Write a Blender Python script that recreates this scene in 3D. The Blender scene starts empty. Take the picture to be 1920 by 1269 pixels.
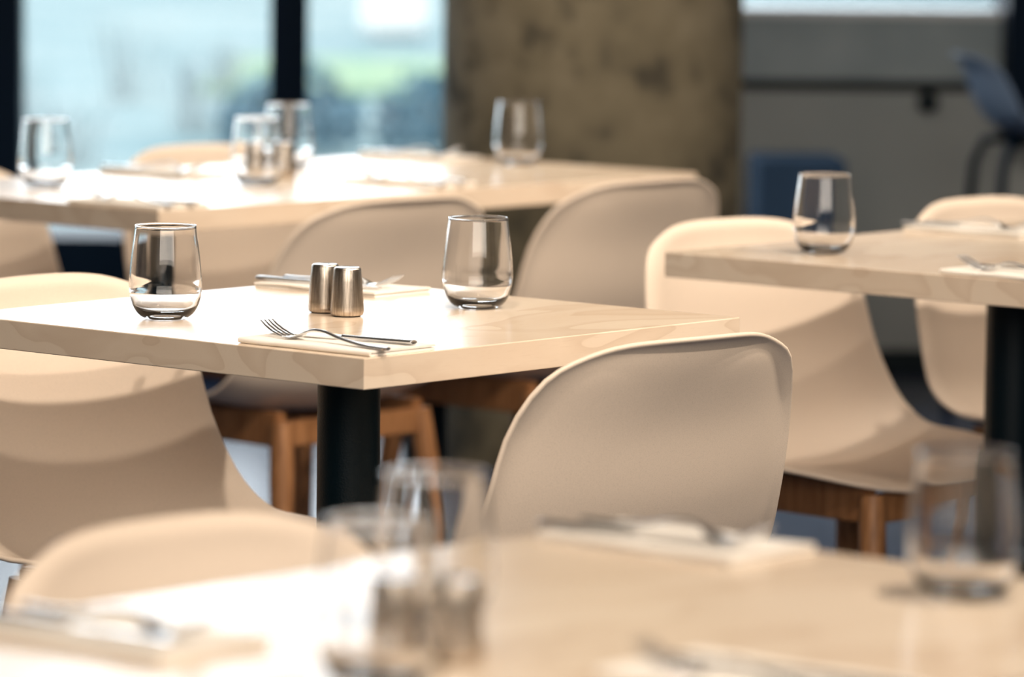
import bpy, bmesh, math, random
from mathutils import Vector, Matrix
random.seed(7)
S = bpy.context.scene
COL = S.collection
# ------------------------------------------------------------------ camera
PITCH, ROLL = 0.10398, 0.01218
cam_d = bpy.data.cameras.new('camera'); cam = bpy.data.objects.new('camera', cam_d); COL.objects.link(cam)
cam_d.sensor_width = 36.0; cam_d.lens = 8844.2/1920*36.0
cam_d.clip_start = .1; cam_d.clip_end = 300
fw = Vector((0, math.cos(PITCH), -math.sin(PITCH))); up = Vector((0, math.sin(PITCH), math.cos(PITCH))); rt = Vector((1, 0, 0))
r2 = rt*math.cos(ROLL) + up*math.sin(ROLL); u2 = -rt*math.sin(ROLL) + up*math.cos(ROLL)
M = Matrix((r2, u2, -fw)).transposed().to_4x4(); M.translation = Vector((0, 0, .74+.5858))
cam.matrix_world = M
cam_d.dof.use_dof = True; cam_d.dof.focus_distance = 5.72; cam_d.dof.aperture_fstop = 3.7; cam_d.dof.aperture_blades = 9
S.camera = cam
S.view_settings.view_transform = 'Standard'; S.view_settings.look = 'None'
S.view_settings.exposure = 0.0; S.view_settings.gamma = 1.0; S.view_settings.use_curve_mapping = False
# ------------------------------------------------------------------ table grid: a = along the long table sides, b = across
AV = Vector((0.65103, 0.75905, 0)); BV = Vector((-0.75905, 0.65103, 0)); YAW = math.atan2(AV.y, AV.x)
def W(a, b, z=0): return AV*a + BV*b + Vector((0, 0, z))
# ------------------------------------------------------------------ sky and lamps
wd = bpy.data.worlds.new('sky'); S.world = wd; wd.use_nodes = True
bg = wd.node_tree.nodes['Background']; bg.inputs[0].default_value = (0.84, 0.93, 1.0, 1); bg.inputs[1].default_value = 6.0
def spot(name, loc, aim, power, col, size=70, rad=.05, blend=.5):
    l = bpy.data.lights.new(name, 'SPOT'); l.energy = power; l.color = col; l.spot_size = math.radians(size); l.spot_blend = blend; l.shadow_soft_size = rad
    o = bpy.data.objects.new(name, l); COL.objects.link(o); o.location = loc
    o.rotation_euler = (Vector(aim)-Vector(loc)).to_track_quat('-Z', 'Y').to_euler(); return o
def area(name, loc, aim, power, col, sx, sy):
    l = bpy.data.lights.new(name, 'AREA'); l.energy = power; l.color = col; l.shape = 'RECTANGLE'; l.size = sx; l.size_y = sy
    o = bpy.data.objects.new(name, l); COL.objects.link(o); o.location = loc
    o.rotation_euler = (Vector(aim)-Vector(loc)).to_track_quat('-Z', 'Y').to_euler(); return o
WARM = (1.0, .86, .71)
for i, (a, b, ta, tb, pw) in enumerate([(4.5, 2.45, 4.4, 4.3, 150), (3.2, 1.6, 3.1, 3.0, 225), (6.0, 2.4, 6.0, 4.2, 205), (6.2, 4.2, 6.1, 6.0, 120), (3.4, 3.3, 3.9, 4.4, 90), (5.2, 4.6, 5.0, 5.4, 45), (7.05, 5.95, 7.9, 6.5, 90)]):
    spot('ceiling_spot', W(a, b, 2.9), W(ta, tb, .5), pw, WARM, 85, .05)
area('fill_area', (0.7, 0.0, 2.93), (0.5, 5.4, .3), 300, (1.0, .89, .77), 6, 3)  # added fill light, unseen, brightens the sides that face the camera
area('fill_area', (0.5, 9.0, 2.95), (0.9, 10.2, 0), 85, (1.0, .88, .74), 5, 2)  # added fill light, unseen, brightens the far wall area
# ------------------------------------------------------------------ materials
def mat(name, col, rough=.5, metal=0.0, spec=.5):
    m = bpy.data.materials.new(name); m.use_nodes = True; n = m.node_tree.nodes; b = n['Principled BSDF']
    b.inputs['Base Color'].default_value = (*col, 1); b.inputs['Roughness'].default_value = rough; b.inputs['Metallic'].default_value = metal
    b.inputs['Specular IOR Level'].default_value = spec
    return m, n, m.node_tree.links, b
def coords(n, l, scale=(1, 1, 1), kind='Object'):
    t = n.new('ShaderNodeTexCoord'); mp = n.new('ShaderNodeMapping'); mp.inputs['Scale'].default_value = scale; l.new(t.outputs[kind], mp.inputs[0]); return mp.outputs[0]
def noise(n, l, vec, scale, detail=4, rough=.5, dist=0):
    x = n.new('ShaderNodeTexNoise'); x.inputs['Scale'].default_value = scale; x.inputs['Detail'].default_value = detail; x.inputs['Roughness'].default_value = rough; x.inputs['Distortion'].default_value = dist
    l.new(vec, x.inputs['Vector']); return x.outputs[0]
def ramp(n, l, fac, stops):
    r = n.new('ShaderNodeValToRGB'); e = r.color_ramp.elements
    while len(e) < len(stops): e.new(.5)
    for q, (p, c) in zip(e, stops): q.position = p; q.color = (*c, 1)
    l.new(fac, r.inputs[0]); return r.outputs[0]
def bump(n, l, b, h, strength, dist=.002):
    x = n.new('ShaderNodeBump'); x.inputs['Strength'].default_value = strength; x.inputs['Distance'].default_value = dist; l.new(h, x.inputs['Height']); l.new(x.outputs[0], b.inputs['Normal'])
def mixc(n, l, fac, c1, c2):
    x = n.new('ShaderNodeMix'); x.data_type = 'RGBA'
    if isinstance(fac, float): x.inputs[0].default_value = fac
    else: l.new(fac, x.inputs[0])
    for s, c in ((x.inputs[6], c1), (x.inputs[7], c2)):
        if isinstance(c, tuple): s.default_value = (*c, 1)
        else: l.new(c, s)
    return x.outputs[2]

def maple(name, lo, hi, line):
    m, n, l, b = mat(name, hi, .32)
    v = coords(n, l, (1.1, 2.0, 3.6))
    g = noise(n, l, v, 2.3, 3, .45, .6)
    base = ramp(n, l, g, [(.3, lo), (.7, hi)])
    # cathedral growth lines: contour lines of the same slow noise
    k = n.new('ShaderNodeMath'); k.operation = 'MULTIPLY'; k.inputs[1].default_value = 6; l.new(g, k.inputs[0])
    f = n.new('ShaderNodeMath'); f.operation = 'FRACT'; l.new(k.outputs[0], f.inputs[0])
    ln = ramp(n, l, f.outputs[0], [(0, (.34, .34, .34)), (.03, (0, 0, 0)), (.6, (0, 0, 0)), (1, (.34, .34, .34))])
    c = mixc(n, l, ln, base, line)
    fl = noise(n, l, coords(n, l, (1, 14, 14)), 40, 2, .6)
    fr = ramp(n, l, fl, [(.55, (0, 0, 0)), (.9, (.28, .28, .28))])
    c2 = mixc(n, l, fr, c, line)
    l.new(c2, b.inputs['Base Color'])
    b.inputs['Roughness'].default_value = .23
    return m
M_maple = maple('maple', (.74, .59, .45), (.82, .69, .55), (.54, .38, .26))
def fine_plastic(name, col, rough=.55, spec=.35):
    m, n, l, b = mat(name, col, rough, 0, spec)
    g = noise(n, l, coords(n, l), 900, 2)
    c = ramp(n, l, g, [(.3, tuple(x*.88 for x in col)), (.5, col), (.8, tuple(min(1, x*1.04) for x in col))])
    l.new(c, b.inputs['Base Color']); bump(n, l, b, noise(n, l, coords(n, l), 1500, 2), .12, .0006)
    return m
M_shell = fine_plastic('shell_plastic', (.77, .64, .52))
M_stool = fine_plastic('stool_plastic', (.17, .24, .36))
def oakmat(name, a, c):
    m, n, l, b = mat(name, a, .45)
    g = noise(n, l, coords(n, l, (40, 40, 3)), 3, 4, .6)
    l.new(ramp(n, l, g, [(.3, a), (.7, c)]), b.inputs['Base Color']); bump(n, l, b, g, .2, .001); return m
M_oak = oakmat('oak', (.20, .085, .03), (.40, .19, .08))
m, n, l, b = mat('black_powder', (.001, .009, .015), .42, 0, .2); bump(n, l, b, noise(n, l, coords(n, l), 420, 3), .35, .0012); M_black = m
M_navy = mat('navy_frame', (.0003, .007, .020), .5, 0, .08)[0]
m, n, l, b = mat('steel_polished', (.80, .80, .81), .18, 1); M_steel = m
m, n, l, b = mat('steel_brushed', (.50, .44, .38), .26, 1)
v = coords(n, l, (1, 1, 1)); sx = n.new('ShaderNodeSeparateXYZ'); l.new(v, sx.inputs[0])
at = n.new('ShaderNodeMath'); at.operation = 'ARCTAN2'; l.new(sx.outputs[1], at.inputs[0]); l.new(sx.outputs[0], at.inputs[1])
cb = n.new('ShaderNodeCombineXYZ'); l.new(at.outputs[0], cb.inputs[0]); mz = n.new('ShaderNodeMath'); mz.operation = 'MULTIPLY'; mz.inputs[1].default_value = 1.5; l.new(sx.outputs[2], mz.inputs[0]); l.new(mz.outputs[0], cb.inputs[1])
g = noise(n, l, cb.outputs[0], 9, 5, .75); l.new(ramp(n, l, g, [(.32, (.26, .21, .17)), (.48, (.50, .43, .36)), (.66, (.78, .71, .62))]), b.inputs['Base Color'])
bump(n, l, b, noise(n, l, cb.outputs[0], 22, 3, .6), .25, .001); M_brush = m
m, n, l, b = mat('napkin_cotton', (.88, .83, .76), .9, 0, .1); bump(n, l, b, noise(n, l, coords(n, l), 700, 2), .3, .001); M_napkin = m
M_hole = mat('hole_dark', (.02, .018, .015), .6)[0]
def thin_glass(name, edge, r0=.05, face=.985, pw=3.0):
    m = bpy.data.materials.new(name); m.use_nodes = True; n = m.node_tree.nodes; l = m.node_tree.links; n.clear()
    out = n.new('ShaderNodeOutputMaterial'); mx = n.new('ShaderNodeMixShader'); tr = n.new('ShaderNodeBsdfTransparent'); gl = n.new('ShaderNodeBsdfGlossy'); gl.inputs['Roughness'].default_value = .015
    lw = n.new('ShaderNodeLayerWeight'); lw.inputs[0].default_value = .5
    p = n.new('ShaderNodeMath'); p.operation = 'POWER'; p.inputs[1].default_value = pw; l.new(lw.outputs['Facing'], p.inputs[0])
    c = mixc(n, l, p.outputs[0], (face, face, face), edge); l.new(c, tr.inputs[0])
    p5 = n.new('ShaderNodeMath'); p5.operation = 'POWER'; p5.inputs[1].default_value = 5; l.new(lw.outputs['Facing'], p5.inputs[0])
    ma = n.new('ShaderNodeMath'); ma.operation = 'MULTIPLY_ADD'; ma.inputs[1].default_value = .6; ma.inputs[2].default_value = r0; l.new(p5.outputs[0], ma.inputs[0]); l.new(ma.outputs[0], mx.inputs[0]); l.new(tr.outputs[0], mx.inputs[1]); l.new(gl.outputs[0], mx.inputs[2]); l.new(mx.outputs[0], out.inputs[0]); return m
M_glass = thin_glass('tumbler_glass', (.62, .65, .71), .05, .985, 4.0)
M_base = bpy.data.materials.new('thick_glass'); M_base.use_nodes = True
b = M_base.node_tree.nodes['Principled BSDF']; b.inputs['Base Color'].default_value = (1, 1, 1, 1); b.inputs['Roughness'].default_value = .02; b.inputs['IOR'].default_value = 1.45; b.inputs['Transmission Weight'].default_value = 1
M_pane = thin_glass('window_pane', (.80, .93, .95), .04, .95)
m, n, l, b = mat('column_concrete', (.3, .26, .19), .85, 0, .2)
v = coords(n, l); g1 = noise(n, l, v, 2.2, 6, .62); g2 = noise(n, l, v, 9, 3, .55)
c1 = ramp(n, l, g1, [(.3, (.07, .06, .04)), (.50, (.14, .118, .078)), (.72, (.225, .195, .14))])
sp = ramp(n, l, g2, [(.36, (.85, .85, .85)), (.47, (0, 0, 0))]); c2 = mixc(n, l, sp, c1, (.045, .04, .03))
l.new(c2, b.inputs['Base Color']); bump(n, l, b, g2, .4, .01); M_column = m
m, n, l, b = mat('parapet_concrete', (.22, .23, .23), .8, 0, .2); v = coords(n, l); g1 = noise(n, l, v, 3.5, 6, .6)
l.new(ramp(n, l, g1, [(.3, (.24, .30, .33)), (.7, (.38, .44, .47))]), b.inputs['Base Color']); M_parapet = m
m, n, l, b = mat('panel_grey', (.17, .17, .155), .6, 0, .3); g1 = noise(n, l, coords(n, l), 1.5, 3); l.new(ramp(n, l, g1, [(.3, (.33, .37, .38)), (.7, (.41, .43, .425))]), b.inputs['Base Color']); M_panel = m
M_white = mat('white_sill', (.75, .78, .80), .5)[0]
M_wall = mat('wall_paint', (.42, .38, .33), .9, 0, .1)[0]
M_ceil = mat('ceiling_paint', (.55, .52, .47), .9, 0, .1)[0]
m, n, l, b = mat('floor_vinyl', (.05, .07, .13), .27, 0, .35); g1 = noise(n, l, coords(n, l, (1, 1, 1)), 60, 4, .7)
l.new(ramp(n, l, g1, [(.35, (.006, .014, .040)), (.65, (.022, .036, .080))]), b.inputs['Base Color']); bump(n, l, b, g1, .15, .002); M_floor = m
M_blue = mat('blue_fabric', (.05, .10, .19), .8, 0, .2)[0]
# ------------------------------------------------------------------ mesh helpers
def link(name, bm, m, parent=None, smooth=True, loc=None, rotz=0, auto=None):
    me = bpy.data.meshes.new(name); bmesh.ops.recalc_face_normals(bm, faces=bm.faces); bm.to_mesh(me); bm.free()
    me.materials.append(m)
    for p in me.polygons: p.use_smooth = smooth
    if smooth and auto is not None: me.set_sharp_from_angle(angle=math.radians(auto))
    o = bpy.data.objects.new(name, me); COL.objects.link(o)
    if parent: o.parent = parent
    if loc is not None: o.location = loc
    o.rotation_euler = (0, 0, rotz); return o
def tag(o, label, cat, group=None, kind=None):
    if label: o['label'] = label
    if cat: o['category'] = cat
    if group: o['group'] = group
    if kind: o['kind'] = kind
    return o
def empty(name, loc, rotz=0):
    o = bpy.data.objects.new(name, None); COL.objects.link(o); o.location = loc; o.rotation_euler = (0, 0, rotz); o.empty_display_size = .1; return o
def copy_tree(o, loc, rotz, label, group=None):
    c = o.copy(); COL.objects.link(c); c.location = loc; c.rotation_euler = (0, 0, rotz); c['label'] = label
    if group: c['group'] = group
    for ch in list(o.children):
        d = ch.copy(); COL.objects.link(d); d.parent = c
        for g in list(ch.children):
            e = g.copy(); COL.objects.link(e); e.parent = d
    return c
def box(bm, x0, x1, y0, y1, z0, z1, bev=0.0, seg=2):
    r = bmesh.ops.create_cube(bm, size=1); vs = r['verts']
    for v in vs: v.co = Vector(((x0+x1)/2+v.co.x*(x1-x0), (y0+y1)/2+v.co.y*(y1-y0), (z0+z1)/2+v.co.z*(z1-z0)))
    if bev: bmesh.ops.bevel(bm, geom=list({e for v in vs for e in v.link_edges}), offset=bev, segments=seg, affect='EDGES', profile=.5)
def ring(bm, pts): return [bm.verts.new(p) for p in pts]
def bridge(bm, A, B):
    n = len(A)
    for i in range(n): bm.faces.new((A[i], A[(i+1) % n], B[(i+1) % n], B[i]))
def lathe(bm, prof, seg=48, cap0=True, cap1=True):
    rs = [ring(bm, [(r*math.cos(2*math.pi*k/seg), r*math.sin(2*math.pi*k/seg), z) for k in range(seg)]) for r, z in prof]
    for A, B in zip(rs, rs[1:]): bridge(bm, A, B)
    if cap0: bm.faces.new(rs[0][::-1])
    if cap1: bm.faces.new(rs[-1])
def tube(bm, pts, rads, seg=12, flat=1.0, upv=(0, 0, 1)):
    pts = [Vector(p) for p in pts]; rs = []
    for i, p in enumerate(pts):
        t = (pts[min(i+1, len(pts)-1)]-pts[max(i-1, 0)]).normalized()
        s = t.cross(Vector(upv))
        s = s.normalized() if s.length > 1e-4 else Vector((1, 0, 0)); u = s.cross(t)
        r = rads[i] if isinstance(rads, (list, tuple)) else rads
        if not isinstance(r, (list, tuple)): r = (r, r*flat)
        rs.append(ring(bm, [p+s*math.cos(2*math.pi*k/seg)*r[0]+u*math.sin(2*math.pi*k/seg)*r[1] for k in range(seg)]))
    for A, B in zip(rs, rs[1:]): bridge(bm, A, B)
    bm.faces.new(rs[0][::-1]); bm.faces.new(rs[-1])
def crv(P, t):
    n = len(P)-1; x = min(max(t, 0), .999999)*n; i = int(x); f = x-i
    p0, p1, p2, p3 = P[max(i-1, 0)], P[i], P[min(i+1, n)], P[min(i+2, n)]
    if not hasattr(p1, '__len__'): return .5*(2*p1+(p2-p0)*f+(2*p0-5*p1+4*p2-p3)*f*f+(3*p1-p0-3*p2+p3)*f**3)
    return [.5*(2*b_+(c_-a_)*f+(2*a_-5*b_+4*c_-d_)*f*f+(3*b_-a_-3*c_+d_)*f**3) for a_, b_, c_, d_ in zip(p0, p1, p2, p3)]
# ------------------------------------------------------------------ the room
def struct(name, bm, m, parent=None, smooth=False):
    o = link(name, bm, m, parent, smooth)
    if not parent: o['kind'] = 'structure'
    return o
def wy(x): return 12.0 + .05*x            # line of the far wall
WR = math.atan(.05)
bm = bmesh.new(); box(bm, -6, 6, -3.5, 12.6, -.15, 0); struct('floor', bm, M_floor)
bm = bmesh.new(); box(bm, -6, 6, -3.5, 12.6, 3.0, 3.2); struct('ceiling', bm, M_ceil)
bm = bmesh.new(); box(bm, -6.2, -6, -3.5, 12.6, 0, 3.0); struct('wall_left', bm, M_wall)
bm = bmesh.new(); box(bm, 6, 6.2, -3.5, 12.6, 0, 3.0); struct('wall_right', bm, M_wall)
bm = bmesh.new(); box(bm, -6.2, 6.2, -3.7, -3.5, 0, 3.0); struct('wall_near', bm, M_wall)
def wallobj(name, m, x0, x1, d0, d1, z0, z1, bev=0, parent=None, structure=True):
    """a block in the far wall's own frame: x along it, d towards the room (negative) or outside (positive)"""
    bm = bmesh.new(); box(bm, x0, x1, d0, d1, z0, z1, bev)
    o = link(name, bm, m, parent, False)
    if parent is None: o.location = (0, 12.0, 0); o.rotation_euler = (0, 0, WR)
    if structure and not parent: o['kind'] = 'structure'
    return o
# glazed part on the left: dark posts, low dark bench wall under the panes
wallobj('trim_1', M_navy, -6, .35, -.22, .12, 0, .34)
wallobj('trim_2', M_navy, -6, .35, -.05, .12, 2.75, 3.0)
xs = [-5.62, -4.90, -4.18, -3.46, -2.74, -2.02, -1.295, -.575, .145]
for i in range(len(xs)-1):
    p = wallobj('window_%d' % (i+1), M_pane, xs[i]+.05, xs[i+1]-.05, .02, .03, .34, 2.75)
for i, x in enumerate(xs):
    wallobj('trim_%d' % (i+3), M_navy, x-.048, x+.048, -.10, .10, .34, 2.75, .004)
# right of the column: parapet of bare concrete over a grey panelled wall, window above it
wallobj('wall_far', M_panel, .35, 6, -.02, .25, 0, .715)
wallobj('trim_20', M_black, .35, 6, .03, .25, .715, .745)  # black strip puts the shade of the gap under the ledge into colour
wallobj('trim_21', M_parapet, .35, 6, -.055, .25, .745, .905)
wallobj('trim_22', M_white, .35, 6, -.06, .25, .905, .925, .004)
wallobj('baseboard_far', M_black, .35, 6, -.035, -.02, 0, .055)
wallobj('window_20', M_pane, .35, 6, .10, .11, .925, 1.30)
wallobj('wall_upper', M_wall, .35, 6, 0, .25, 1.30, 3.0)
wallobj('trim_23', M_navy, 1.235, 1.36, -.16, .1, .62, 3.0)
for i, x in enumerate((.93, 1.72)): wallobj('trim_%d' % (24+i), M_panel, x-.008+.16, x+.008+.16, -.026, -.018, .055, .715)
# round concrete column
bm = bmesh.new(); lathe(bm, [(.325, 0), (.325, 3.0)], 96)
col = link('concrete_column', bm, M_column, None, True, (.168, 10.25, 0), auto=40); col['kind'] = 'structure'; col.name = 'column'
tag(col, 'round mottled brown concrete column behind the far table', 'column')
# cable outlet on the panelled wall
bm = bmesh.new(); lathe(bm, [(.027, 0), (.027, .02), (.02, .028)], 32)
o = link('wall_knob', bm, M_black, None, True, (1.052, wy(1.052)-.02, .69), auto=40); o.rotation_euler = (math.pi/2, 0, WR)
tag(o, 'small round black knob on the grey wall panel under the concrete ledge', 'knob')
# ------------------------------------------------------------------ outdoors
m, n, l, b = mat('paving', (.5, .55, .54), .9, 0, .1); v = coords(n, l); g1 = noise(n, l, v, .55, 4, .6)
l.new(ramp(n, l, g1, [(.35, (.09, .14, .147)), (.6, (.15, .19, .188))]), b.inputs['Base Color']); M_pave = m
bm = bmesh.new(); box(bm, -30, 30, 12.6, 90, -.3, -.02); struct('ground', bm, M_pave)
m, n, l, b = mat('lawn', (.2, .35, .12), .95, 0, .1); g1 = noise(n, l, coords(n, l), 1.4, 4); l.new(ramp(n, l, g1, [(.3, (.11, .175, .11)), (.7, (.17, .22, .14))]), b.inputs['Base Color']); M_lawn = m
bm = bmesh.new()
box(bm, -1.7, 6, 25.3, 29, -.02, .02); struct('lawn', bm, M_lawn)
M_white_out = mat('white_render', (.5, .5, .48), .9)[0]
bm = bmesh.new(); box(bm, -1.08, -.62, 33, 33.4, -.02, .42, .10, 4); o = link('garden_block', bm, M_white_out, None, False)
tag(o, 'blurred white low block outside, past the strip of lawn', 'planter')
def leafmat(name, a, c):
    m, n, l, b = mat(name, a, .7, 0, .2); g = noise(n, l, coords(n, l), 5, 2); l.new(ramp(n, l, g, [(.35, a), (.65, c)]), b.inputs['Base Color']); return m
M_leaf = leafmat('blue_green_leaf', (.03, .075, .10), (.085, .14, .17)); M_reed = leafmat('pale_reed', (.22, .26, .265), (.28, .31, .305)); M_stem = mat('stem', (.1, .08, .05), .9)[0]
def shrub(x, y, r, h, label):
    t = empty('shrub', (x, y, -.02)); bm = bmesh.new()
    for k in range(420):
        th = random.random()*6.283; u = random.random()**.5; hh = h*(.15+.85*random.random())*(1-.55*u*u)
        c = Vector((r*u*math.cos(th), r*u*math.sin(th), hh)); d = Vector((random.uniform(-1, 1), random.uniform(-1, 1), random.uniform(.1, 1))).normalized(); s = d.orthogonal().normalized()
        L = random.uniform(.04, .08); w = L*.35
        bm.faces.new([bm.verts.new(c-d*L*.5), bm.verts.new(c+s*w), bm.verts.new(c+d*L*.5), bm.verts.new(c-s*w)])
    f = link('foliage', bm, M_leaf, t, False)
    bm = bmesh.new()
    for k in range(6): tube(bm, [(0, 0, 0), (r*.5*math.cos(k), r*.5*math.sin(k), h*.7)], [.012, .004], 6)
    link('stem', bm, M_stem, t); tag(t, label, 'shrub', 'shrubs outside the window'); return t
for x, y, wh in [(-.97, 20.5, 'front one beside the dark post'), (-.27, 20.6, 'front one beside the column'), (-1.02, 21.7, 'rear one beside the dark post'), (-.33, 21.8, 'rear one beside the column'), (.42, 21.2, 'mostly behind the column')]:
    shrub(x, y, .32, .36, 'low blue-green shrub outside the narrow pane, ' + wh)
def reed(x, y, h):
    t = empty('ornamental_grass', (x, y, -.02)); bm = bmesh.new()
    for k in range(26):
        th = random.random()*6.283; r = random.random()*.16; c = Vector((r*math.cos(th), r*math.sin(th), 0)); o_ = Vector((math.cos(th), math.sin(th), 0))*random.uniform(.03, .2); H = h*random.uniform(.6, 1)
        s = Vector((-math.sin(th), math.cos(th), 0))*.007
        p1 = c+o_*.4+Vector((0, 0, H*.6)); p2 = c+o_+Vector((0, 0, H))
        a1, a2, b1, b2, e = [bm.verts.new(q) for q in (c-s, c+s, p1-s, p1+s, p2)]
        bm.faces.new((a1, a2, b2, b1)); bm.faces.new((b1, b2, e))
    link('blades', bm, M_reed, t, False); tag(t, 'pale clump of tall grass outside the wide window pane at the left', 'grass', 'grass clumps outside the left pane'); return t
for i, (x, y) in enumerate([(-2.7, 20), (-2.25, 21.5), (-1.85, 19.6), (-1.5, 21.8), (-2.5, 23), (-3.0, 25), (-2.0, 24.5), (-1.55, 25.5)]): reed(x, y, random.uniform(.35, .6))
bm = bmesh.new(); box(bm, 2.3, 46, 45, 52, -.05, 14)  # unseen dark block, added to keep sky reflections off right-hand tables and floor
for k in range(12): box(bm, 3.5+k*3.4, 5.6+k*3.4, 44.9, 45.05, 3.0, 5.2); box(bm, 3.5+k*3.4, 5.6+k*3.4, 44.9, 45.05, 7.0, 9.2)
M_blocker = mat('blocker_dark', (.07, .08, .09), .8, 0, .2)[0]
tag(link('sky_blocker', bm, M_blocker, None, False), 'dark block added beyond the window at the right to cut sky glare indoors', 'light_blocker')
# ------------------------------------------------------------------ tables
def table(a0, b0, length, peds, label, side=.70):
    t = empty('dining_table', W(a0, b0, 0), YAW)
    bm = bmesh.new(); box(bm, 0, length, 0, side, .7035, .74, .0012, 2); link('tabletop', bm, M_maple, t, False)
    for (pa, pb) in peds:
        px, py = pa-a0, pb-b0
        bm = bmesh.new(); lathe(bm, [(.0395, .02), (.0395, .6975)], 64)
        for v in bm.verts: v.co.x += px; v.co.y += py
        link('pedestal', bm, M_black, t, True, auto=40)
        bm = bmesh.new(); box(bm, px-.14, px+.14, py-.14, py+.14, .6975, .7035, .001); link('mounting_plate', bm, M_black, t, False)
        bm = bmesh.new(); lathe(bm, [(.23, 0), (.23, .008), (.215, .014), (.06, .02), (.045, .03)], 64)
        for v in bm.verts: v.co.x += px; v.co.y += py
        link('base', bm, M_black, t, True, auto=30)
    return tag(t, label, 'table')
table(3.968, 3.626, .70, [(4.320, 3.973)], 'pale maple square table in sharp focus, on one black pedestal, set for two')
table(5.329, 5.317, 1.38, [(5.67, 5.66), (6.36, 5.66)], 'long pale maple table furthest back, in front of the windows and column')
table(5.350, 3.597, 1.40, [(5.715, 3.932), (6.40, 3.947)], 'pale maple table at the right edge, black pedestal cut by the frame')
table(1.749, 1.888, 1.40, [(2.10, 2.238), (2.80, 2.238)], 'blurred pale maple table closest to the camera, across the bottom')
# ------------------------------------------------------------------ shell chairs
SPN = [(.216, .389), (.138, .398), (.026, .401), (-.078, .401), (-.152, .447), (-.196, .54), (-.222, .641), (-.246, .718), (-.246, .754)]
WID = [.249, .26, .266, .274, .275, .258, .248, .223, .193]
CUP = [.03, .03, .036, .043, .046, .047, .048, .049, .055]
LIP = [.0, .1, .3, .5, .8, 1, 1, 1, 1]
NX = 3.8
def shell_pt(px, q, SP=SPN, WD=WID, CU=CUP, off=0.0):
    v = (q+1)/2; y, z = crv(SP, v); y1, z1 = crv(SP, min(v+.02, 1)); y0, z0 = crv(SP, max(v-.02, 0))
    ty, tz = y1-y0, z1-z0; L = math.hypot(ty, tz); ny, nz = tz/L, -ty/L
    k = crv(CU, v)*abs(px)**2.2 + off
    return Vector((px*crv(WD, v), y+ny*k, z+nz*k))
def shell_mesh(SP=SPN, WD=WID, CU=CUP, lip=.011, nx=NX, seg=96, rings=26):
    bm = bmesh.new(); B = []
    for k in range(seg):
        c, s = math.cos(2*math.pi*k/seg), math.sin(2*math.pi*k/seg); r = (abs(c)**nx+abs(s)**nx)**(-1/nx); B.append((r*c, r*s))
    cen = bm.verts.new(shell_pt(0, 0, SP, WD, CU)); prev = None
    radii = [(i+1)/rings for i in range(rings)]; radii = [1-(1-x)**1.15 for x in radii]
    # the last 16 mm roll back away from the sitter
    for rr in [r for r in radii if r < .905]+[.92, .94, .955, .97, .985, 1.0]:
        pts = []
        for (bx, by) in B:
            q = by*rr; f = crv(LIP, (by+1)/2); x = max(0, (rr-.86)/.14)
            pts.append(shell_pt(bx*rr, q, SP, WD, CU, -lip*f*x**2-.014*max(0, (q-.45)/.55)**2.2))
        R = ring(bm, pts)
        if prev is None:
            for i in range(seg): bm.faces.new((cen, R[i], R[(i+1) % seg]))
        else: bridge(bm, prev, R)
        prev = R
    bmesh.ops.recalc_face_normals(bm, faces=bm.faces)
    # thicken away from the sitter
    bm.normal_update()
    f0 = min(bm.faces, key=lambda f: (f.calc_center_median()-Vector((0, .05, .4))).length)
    if f0.normal.z < 0: bmesh.ops.reverse_faces(bm, faces=bm.faces)
    bm.normal_update()
    vs = list(bm.verts); low = {v: bm.verts.new(v.co-v.normal*.0062) for v in vs}
    for f in list(bm.faces): bm.faces.new([low[v] for v in reversed(f.verts)])
    n_ = len(prev)
    mid = []
    for i, v in enumerate(prev):
        o_ = (v.co+low[v].co)/2; out = (v.co-cen.co); out = (out-v.normal*out.dot(v.normal)).normalized(); mid.append(bm.verts.new(o_+out*.0022))
    for i in range(n_):
        j = (i+1) % n_; bm.faces.new((prev[i], mid[i], mid[j], prev[j])); bm.faces.new((mid[i], low[prev[i]], low[prev[j]], mid[j]))
    return bm
CHAIRS = None
def make_chair():
    t = empty('shell_chair', (0, 0, 0))
    link('seat_shell', shell_mesh(), M_shell, t)
    tx, ty, bx, by = .158, .158, .20, .205
    for sx in (-1, 1):
        for sy in (-1, 1):
            bm = bmesh.new(); yo = .033
            tube(bm, [(sx*tx, sy*ty+yo, .385), (sx*(tx*.75+bx*.25), sy*(ty*.75+by*.25)+yo, .29), (sx*bx, sy*by+yo, 0)], [.0195, .0205, .012], 20)
            link('leg', bm, M_oak, t, auto=40)
    def rail(p, q, lo, hi):
        bm = bmesh.new(); p, q = Vector(p), Vector(q); d = (q-p).normalized(); s = Vector((-d.y, d.x, 0))*.011; v = []
        for P in (p, q):
            for (k, z) in ((-1, lo), (1, lo), (1, hi), (-1, hi)): v.append(bm.verts.new((P.x+s.x*k, P.y+s.y*k, z)))
        for f in ((0, 1, 2, 3), (7, 6, 5, 4), (0, 4, 5, 1), (1, 5, 6, 2), (2, 6, 7, 3), (3, 7, 4, 0)): bm.faces.new([v[i] for i in f])
        bmesh.ops.bevel(bm, geom=bm.edges[:], offset=.003, segments=2, affect='EDGES'); link('frame_rail', bm, M_oak, t, False)
    yo = .033
    rail((-tx, ty+yo, 0), (tx, ty+yo, 0), .345, .387); rail((-tx, -ty+yo, 0), (tx, -ty+yo, 0), .345, .387)
    rail((-tx, -ty+yo, 0), (-tx, ty+yo, 0), .345, .402); rail((tx, -ty+yo, 0), (tx, ty+yo, 0), .345, .402)
    return t
chair = make_chair(); first = True
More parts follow.
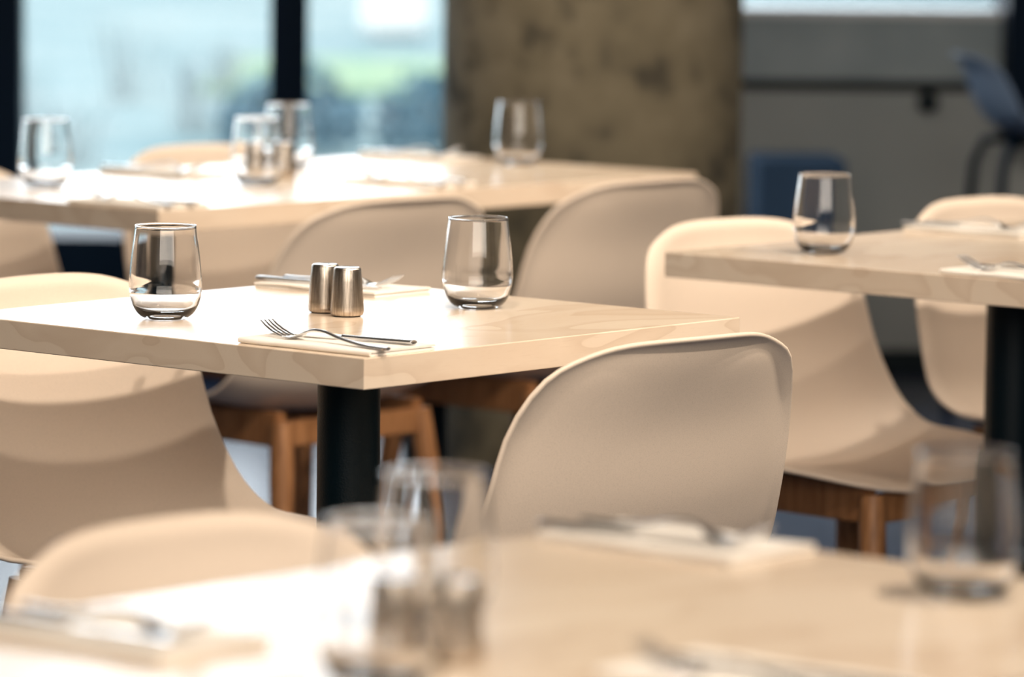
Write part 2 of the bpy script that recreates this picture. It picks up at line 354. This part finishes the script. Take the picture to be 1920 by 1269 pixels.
CH = [ # a, b, turn, faces +b?, label
 (4.355, 3.69, -.084, 1, 'cream shell chair seen from behind, in front of the pin-sharp square table'),
 (4.296, 4.246, .066, -1, 'cream shell chair at the left edge, its curved seat showing under the pin-sharp square table'),
 (5.716, 4.234, -.077, -1, 'cream shell chair facing us behind the right-hand table, with curved seat beside the sharp table'),
 (6.401, 4.236, -.035, -1, 'cream shell chair at far right, partly behind the black pedestal of the right-hand table'),
 (5.72, 5.374, -.054, 1, 'cream shell chair seen from behind, between the two tumblers of the sharp table'),
 (6.36, 5.382, -.04, 1, 'cream shell chair seen from behind, in front of the concrete column'),
 (6.37, 6.015, -.007, -1, 'cream shell chair tucked behind the far table, only its rounded top showing against the window'),
 (5.637, 5.964, .003, -1, 'cream shell chair at the far left, under the left end of the far table'),
 (2.805, 2.539, 0, -1, 'blurred cream shell chair rising behind the nearest table, at lower left'),
]
for (a, b, r, s, lab) in CH:
    rz = YAW + (0 if s > 0 else math.pi) + r
    if first: chair.location = W(a, b); chair.rotation_euler = (0, 0, rz); tag(chair, lab, 'chair', 'cream shell chairs'); first = False
    else: copy_tree(chair, W(a, b), rz, lab, 'cream shell chairs')
# ------------------------------------------------------------------ tumblers
def make_tumbler():
    t = empty('tumbler', (0, 0, 0))
    out = [(.0235, .0004), (.0300, .0035), (.0365, .0100), (.0420, .0215), (.0447, .0360), (.0450, .0500), (.0442, .0640), (.0427, .0800), (.0408, .0960), (.0390, .1100), (.0378, .1200)]
    P = [crv(out, i/40) for i in range(41)]
    inn = [(.0005, .0062), (.012, .0064), (.026, .0086), (.0355, .0145), (.0400, .0220), (.0430, .0320), (.0434, .0420), (.0436, .0520), (.0429, .0640), (.0415, .0800), (.0397, .0960), (.0379, .1100), (.0367, .1198)]
    Q = [crv(inn, i/40) for i in range(41)]
    bm = bmesh.new(); seg = 96
    prof = [(.0005, .0016), (.014, .0014), (.020, .0008)] + P + [(P[-1][0]-.0002, .1206), (P[-1][0]-.0008, .1206)] + Q[::-1]
    lathe(bm, prof, seg, True, True)
    for v in bm.verts: v.co.z *= .95
    link('bowl', bm, M_base, t)
    bm = bmesh.new(); R = P[-1][0]-.0006; pts = []
    prev = None; f = None
    for k in range(seg):
        th = 2*math.pi*k/seg; c = Vector((R*math.cos(th), R*math.sin(th), .1155)); o_ = Vector((math.cos(th), math.sin(th), 0))
        rr = ring(bm, [c+o_*.0010*math.cos(2*math.pi*j/8)+Vector((0, 0, .0010*math.sin(2*math.pi*j/8))) for j in range(8)])
        if prev: bridge(bm, prev, rr)
        else: f = rr
        prev = rr
    bridge(bm, prev, f); link('rim', bm, M_base, t)
    return t
tb = make_tumbler(); first = True
G = [(4.122, 4.100, 'clear stemless tumbler on the sharp table, left of the shakers'),
 (4.511, 3.928, 'clear stemless tumbler on the sharp table, right of the shakers'),
 (5.550, 5.808, 'blurred tumbler on the far table, leftmost, against the window frame'),
 (5.872, 5.620, 'blurred tumbler on the far table, just in front of the steel shakers'),
 (6.218, 5.873, 'blurred tumbler on the far table, before the dark post between the panes'),
 (6.625, 5.672, 'blurred tumbler on the far table in front of the concrete column'),
 (5.502, 4.122, 'tumbler on the right-hand table, near its left corner'),
 (2.639, 2.338, 'very blurred tumbler on the nearest table, behind the shakers'),
 (2.42, 2.195, 'very blurred low tumbler on the nearest table, left of the shakers'),
 (3.036, 2.130, 'very blurred tumbler on the nearest table, at the right edge')]
for (a, b, lab) in G:
    if first: tb.location = W(a, b, .74); tag(tb, lab, 'glass', 'stemless tumblers'); first = False
    else: copy_tree(tb, W(a, b, .74), random.random()*6, lab, 'stemless tumblers')
# ------------------------------------------------------------------ shakers
def make_shaker():
    t = empty('shaker', (0, 0, 0))
    bm = bmesh.new(); pr = [(.0175, .0012), (.0195, .0018), (.0208, .004), (.0211, .008), (.0208, .014), (.0200, .026), (.0186, .044), (.0172, .0585), (.0167, .0602), (.0158, .0608)]
    lathe(bm, pr, 64); link('body', bm, M_brush, t, auto=50)
    bm = bmesh.new(); lathe(bm, [(.0158, .0606), (.0152, .0614), (.0138, .0616), (.0125, .0612), (.001, .0612)], 48); link('cap', bm, M_steel, t)
    bm = bmesh.new()
    for k in range(6):
        th = k*math.pi/3; R = bmesh.ops.create_circle(bm, cap_ends=True, segments=10, radius=.0009)
        for v in R['verts']: v.co += Vector((.005*math.cos(th), .005*math.sin(th), .06128))
    link('pour_holes', bm, M_hole, t, False)
    bm = bmesh.new(); lathe(bm, [(.0165, 0), (.0172, .0006), (.0172, .0013)], 48); link('base_pad', bm, M_hole, t)
    return t
sk = make_shaker(); first = True
for (a, b, lab) in [(4.312, 3.970, 'brushed steel shaker on the sharp table, front one of the pair'), (4.325, 4.020, 'brushed steel shaker on the sharp table, rear left one of the pair'),
    (6.05, 5.724, 'blurred steel shaker on the far table, right one of the pair'), (6.008, 5.755, 'blurred steel shaker on the far table, left one, seen through the tumbler'),
    (2.500, 2.252, 'very blurred steel shaker on the nearest table, left one of the pair'), (2.524, 2.215, 'very blurred steel shaker on the nearest table, right one of the pair')]:
    if first: sk.location = W(a, b, .74); tag(sk, lab, 'shaker', 'steel shakers'); first = False
    else: copy_tree(sk, W(a, b, .74), random.random()*6, lab, 'steel shakers')
# ------------------------------------------------------------------ napkins, forks, knives
def make_napkin():
    bm = bmesh.new(); hx, hy = .058, .105
    # three folded layers: a ribbon folded back on itself, thin at the open side
    prof = []
    lay = .0017
    path = [(-hx, 0), (hx-.001, 0)]
    pts = []
    def arc(cx, cz, r, a0, a1, n=6): return [(cx+r*math.cos(a0+(a1-a0)*i/n), cz+r*math.sin(a0+(a1-a0)*i/n)) for i in range(n+1)]
    c = [(hx-.002, .0016), (0, .0016), (-hx+.004, .0016)] + arc(-hx+.003, .0036, .0020, -math.pi/2, -3*math.pi/2)[1:] + [(hx-.001, .0056)]
    th = .0014; L = []; Rr = []
    for i, (x, z) in enumerate(c):
        x0, z0 = c[max(i-1, 0)]; x1, z1 = c[min(i+1, len(c)-1)]; d = Vector((x1-x0, z1-z0)).normalized(); nrm = Vector((-d.y, d.x))*th
        L.append((x+nrm.x, z+nrm.y)); Rr.append((x-nrm.x, z-nrm.y))
    loop = L+Rr[::-1]; NY = 14; prev = None; rs = []
    for j in range(NY+1):
        y = -hy+2*hy*j/NY; e = 1.0
        rs.append(ring(bm, [(x+.0006*math.sin(y*60+z*500), y, max(.0002, z+.0004*math.sin(x*70+y*45)*(z/.006))) for x, z in loop]))
    for A, B in zip(rs, rs[1:]): bridge(bm, A, B)
    n_ = len(L)
    for R in (rs[0], rs[-1]):
        for i in range(n_-1): bm.faces.new((R[i], R[i+1], R[2*n_-2-i], R[2*n_-1-i]))
    return link('napkin', bm, M_napkin, None, True, auto=50)
def make_fork():
    t = empty('fork', (0, 0, 0)); Z0 = .0
    bm = bmesh.new()   # along +y, tip forward
    K = [(-.100, .0022, .0058, .0019), (-.097, .0022, .0070, .0021), (-.06, .0030, .0056, .0019), (-.02, .0075, .0038, .0018), (.005, .0125, .0030, .0019), (.025, .0135, .0030, .0019), (.038, .0105, .0036, .0018), (.048, .0065, .0075, .0015), (.056, .0035, .0108, .0012), (.064, .0025, .0118, .0011), (.070, .0028, .0120, .0010)]
    N = 50; rs = []
    for i in range(N+1):
        y, z, w, h = crv(K, i/N); rs.append(ring(bm, [(w*math.cos(2*math.pi*k/14), y, z+h*math.sin(2*math.pi*k/14)) for k in range(14)]))
    for A, B in zip(rs, rs[1:]): bridge(bm, A, B)
    bm.faces.new(rs[0]); bm.faces.new(rs[-1][::-1]); link('handle', bm, M_steel, t, auto=60)
    for k in range(4):
        bm = bmesh.new(); x = (-.0096, -.0032, .0032, .0096)[k]
        tube(bm, [(x, .066, .0027), (x, .078, .0042), (x, .092, .0085), (x*.96, .103, .0135), (x*.94, .112, .0190)], [(.0021, .0010), (.0019, .0011), (.0016, .0011), (.0013, .0010), (.0006, .0006)], 10)
        link('tine', bm, M_steel, t)
    return t
def make_knife():
    t = empty('knife', (0, 0, 0))
    bm = bmesh.new(); K = [(-.108, .0042, .0052, .0022), (-.105, .0042, .0078, .0028), (-.07, .0042, .0070, .0026), (-.02, .0042, .0052, .0022), (-.008, .0042, .0042, .0026)]
    rs = []
    for i in range(25):
        y, z, w, h = crv(K, i/24); rs.append(ring(bm, [(w*math.cos(2*math.pi*k/14), y, z+h*math.sin(2*math.pi*k/14)) for k in range(14)]))
    for A, B in zip(rs, rs[1:]): bridge(bm, A, B)
    bm.faces.new(rs[0]); bm.faces.new(rs[-1][::-1]); link('handle', bm, M_steel, t, auto=60)
    bm = bmesh.new(); K = [(-.010, -.004, .004), (.0, -.006, .0055), (.02, -.0075, .0060), (.06, -.0085, .0060), (.085, -.0070, .0058), (.098, -.0015, .0050), (.101, .003, .0040)]
    rs = []
    for i in range(25):
        y, x0, x1 = crv(K, i/24); rs.append(ring(bm, [(x0, y, .0040), (x0*.4+x1*.6, y, .0049), (x1, y, .0050), (x1, y, .0032), (x0*.4+x1*.6, y, .0030)]))
    for A, B in zip(rs, rs[1:]): bridge(bm, A, B)
    bm.faces.new(rs[0]); bm.faces.new(rs[-1][::-1]); link('blade', bm, M_steel, t, auto=40)
    return t
nap, frk, knf = make_napkin(), make_fork(), make_knife(); first = True
# centre a, b, which way the tines point (+1 = +b), slight turn, place words
SET = [(4.041, 3.737, 1, 0, 'on the front corner of the sharp table'), (4.565, 4.212, -1, .03, 'behind the shakers on the sharp table'),
 (5.395, 5.43, 1, 0, 'at the near left corner of the far table'), (6.085, 5.46, 1, 0, 'at the middle front edge of the far table'),
 (5.92, 5.895, -1, 0, 'at the window side of the far table, left of its shakers'), (6.60, 5.895, -1, 0, 'at the window side of the far table, beside the column'),
 (5.995, 4.19, -1, .05, 'at the back edge of the right-hand table'), (5.412, 3.705, 1, -.04, 'at the front edge of the right-hand table'),
 (3.085, 2.462, -1, 0, 'at the far corner of the nearest table'), (2.425, 2.465, -1, 0, 'at the lower left, on the nearest table'), (2.603, 1.996, 1, 0, 'at the bottom edge, on the nearest table')]
for i, (a, b, s, tn, wh) in enumerate(SET):
    rz = YAW + (0 if s > 0 else math.pi) + tn
    def P(x, y, z): c = W(a, b, .74+z); r = Matrix.Rotation(rz, 3, 'Z') @ Vector((x, y, 0)); return c+r
    fx, kx = (-.030, .010) if s > 0 else (-.012, .028)
    L1, L2, L3 = 'folded cream napkin ' + wh, 'steel fork ' + wh, 'steel knife ' + wh
    zf = .0068
    if first:
        nap.location = P(0, 0, 0); nap.rotation_euler = (0, 0, rz); tag(nap, L1, 'napkin', 'folded napkins')
        frk.location = P(fx, -.016, zf); frk.rotation_euler = (0, 0, rz-.10); tag(frk, L2, 'fork', 'forks')
        knf.location = P(kx, .008, zf); knf.rotation_euler = (0, 0, rz+.14); tag(knf, L3, 'knife', 'knives'); first = False
    else:
        copy_tree(nap, P(0, 0, 0), rz, L1, 'folded napkins')
        copy_tree(frk, P(fx, -.016, zf), rz-.08, L2, 'forks'); copy_tree(knf, P(kx, -.010, zf), rz+.05, L3, 'knives')
# ------------------------------------------------------------------ blue box and bar stool by the far wall
t = empty('storage_cube', (.69, 11.62, 0), WR); bm = bmesh.new(); box(bm, -.10, .115, -.14, .14, .02, .575, .008); link('body', bm, M_blue, t, False)
bm = bmesh.new(); box(bm, -.09, .105, -.13, .13, 0, .02, .002); link('plinth', bm, M_black, t, False)
tag(t, 'blurred dark blue box standing against the grey wall, right of the column', 'box')
BS = [(.20, .68), (.13, .69), (.03, .682), (-.06, .683), (-.12, .705), (-.155, .75), (-.175, .80), (-.190, .84), (-.20, .868)]
BW = [.19, .20, .205, .20, .195, .19, .185, .17, .15]; BC = [.0, .01, .02, .03, .04, .05, .05, .045, .04]
t = empty('bar_stool', (1.235, 10.95, 0), -math.pi/2+.12)
link('seat_shell', shell_mesh(BS, BW, BC, .006, 3.2, 64, 18), M_stool, t)
for sx in (-1, 1):
    for sy in (-1, 1):
        bm = bmesh.new(); tube(bm, [(sx*.05, sy*.05, .665), (sx*.13, sy*.115, .655), (sx*.155, sy*.135, .60), (sx*.19, sy*.18, 0)], [.011, .011, .011, .011], 12); link('leg', bm, M_navy, t)
bm = bmesh.new()
for (p, q) in (((-1, -1), (1, -1)), ((1, -1), (1, 1)), ((1, 1), (-1, 1)), ((-1, 1), (-1, -1))): tube(bm, [(p[0]*.178, p[1]*.165, .22), (q[0]*.178, q[1]*.165, .22)], .008, 10)
link('foot_rest', bm, M_navy, t)
tag(t, 'blurred slate blue shell bar stool at the upper right edge, by the far wall', 'stool')
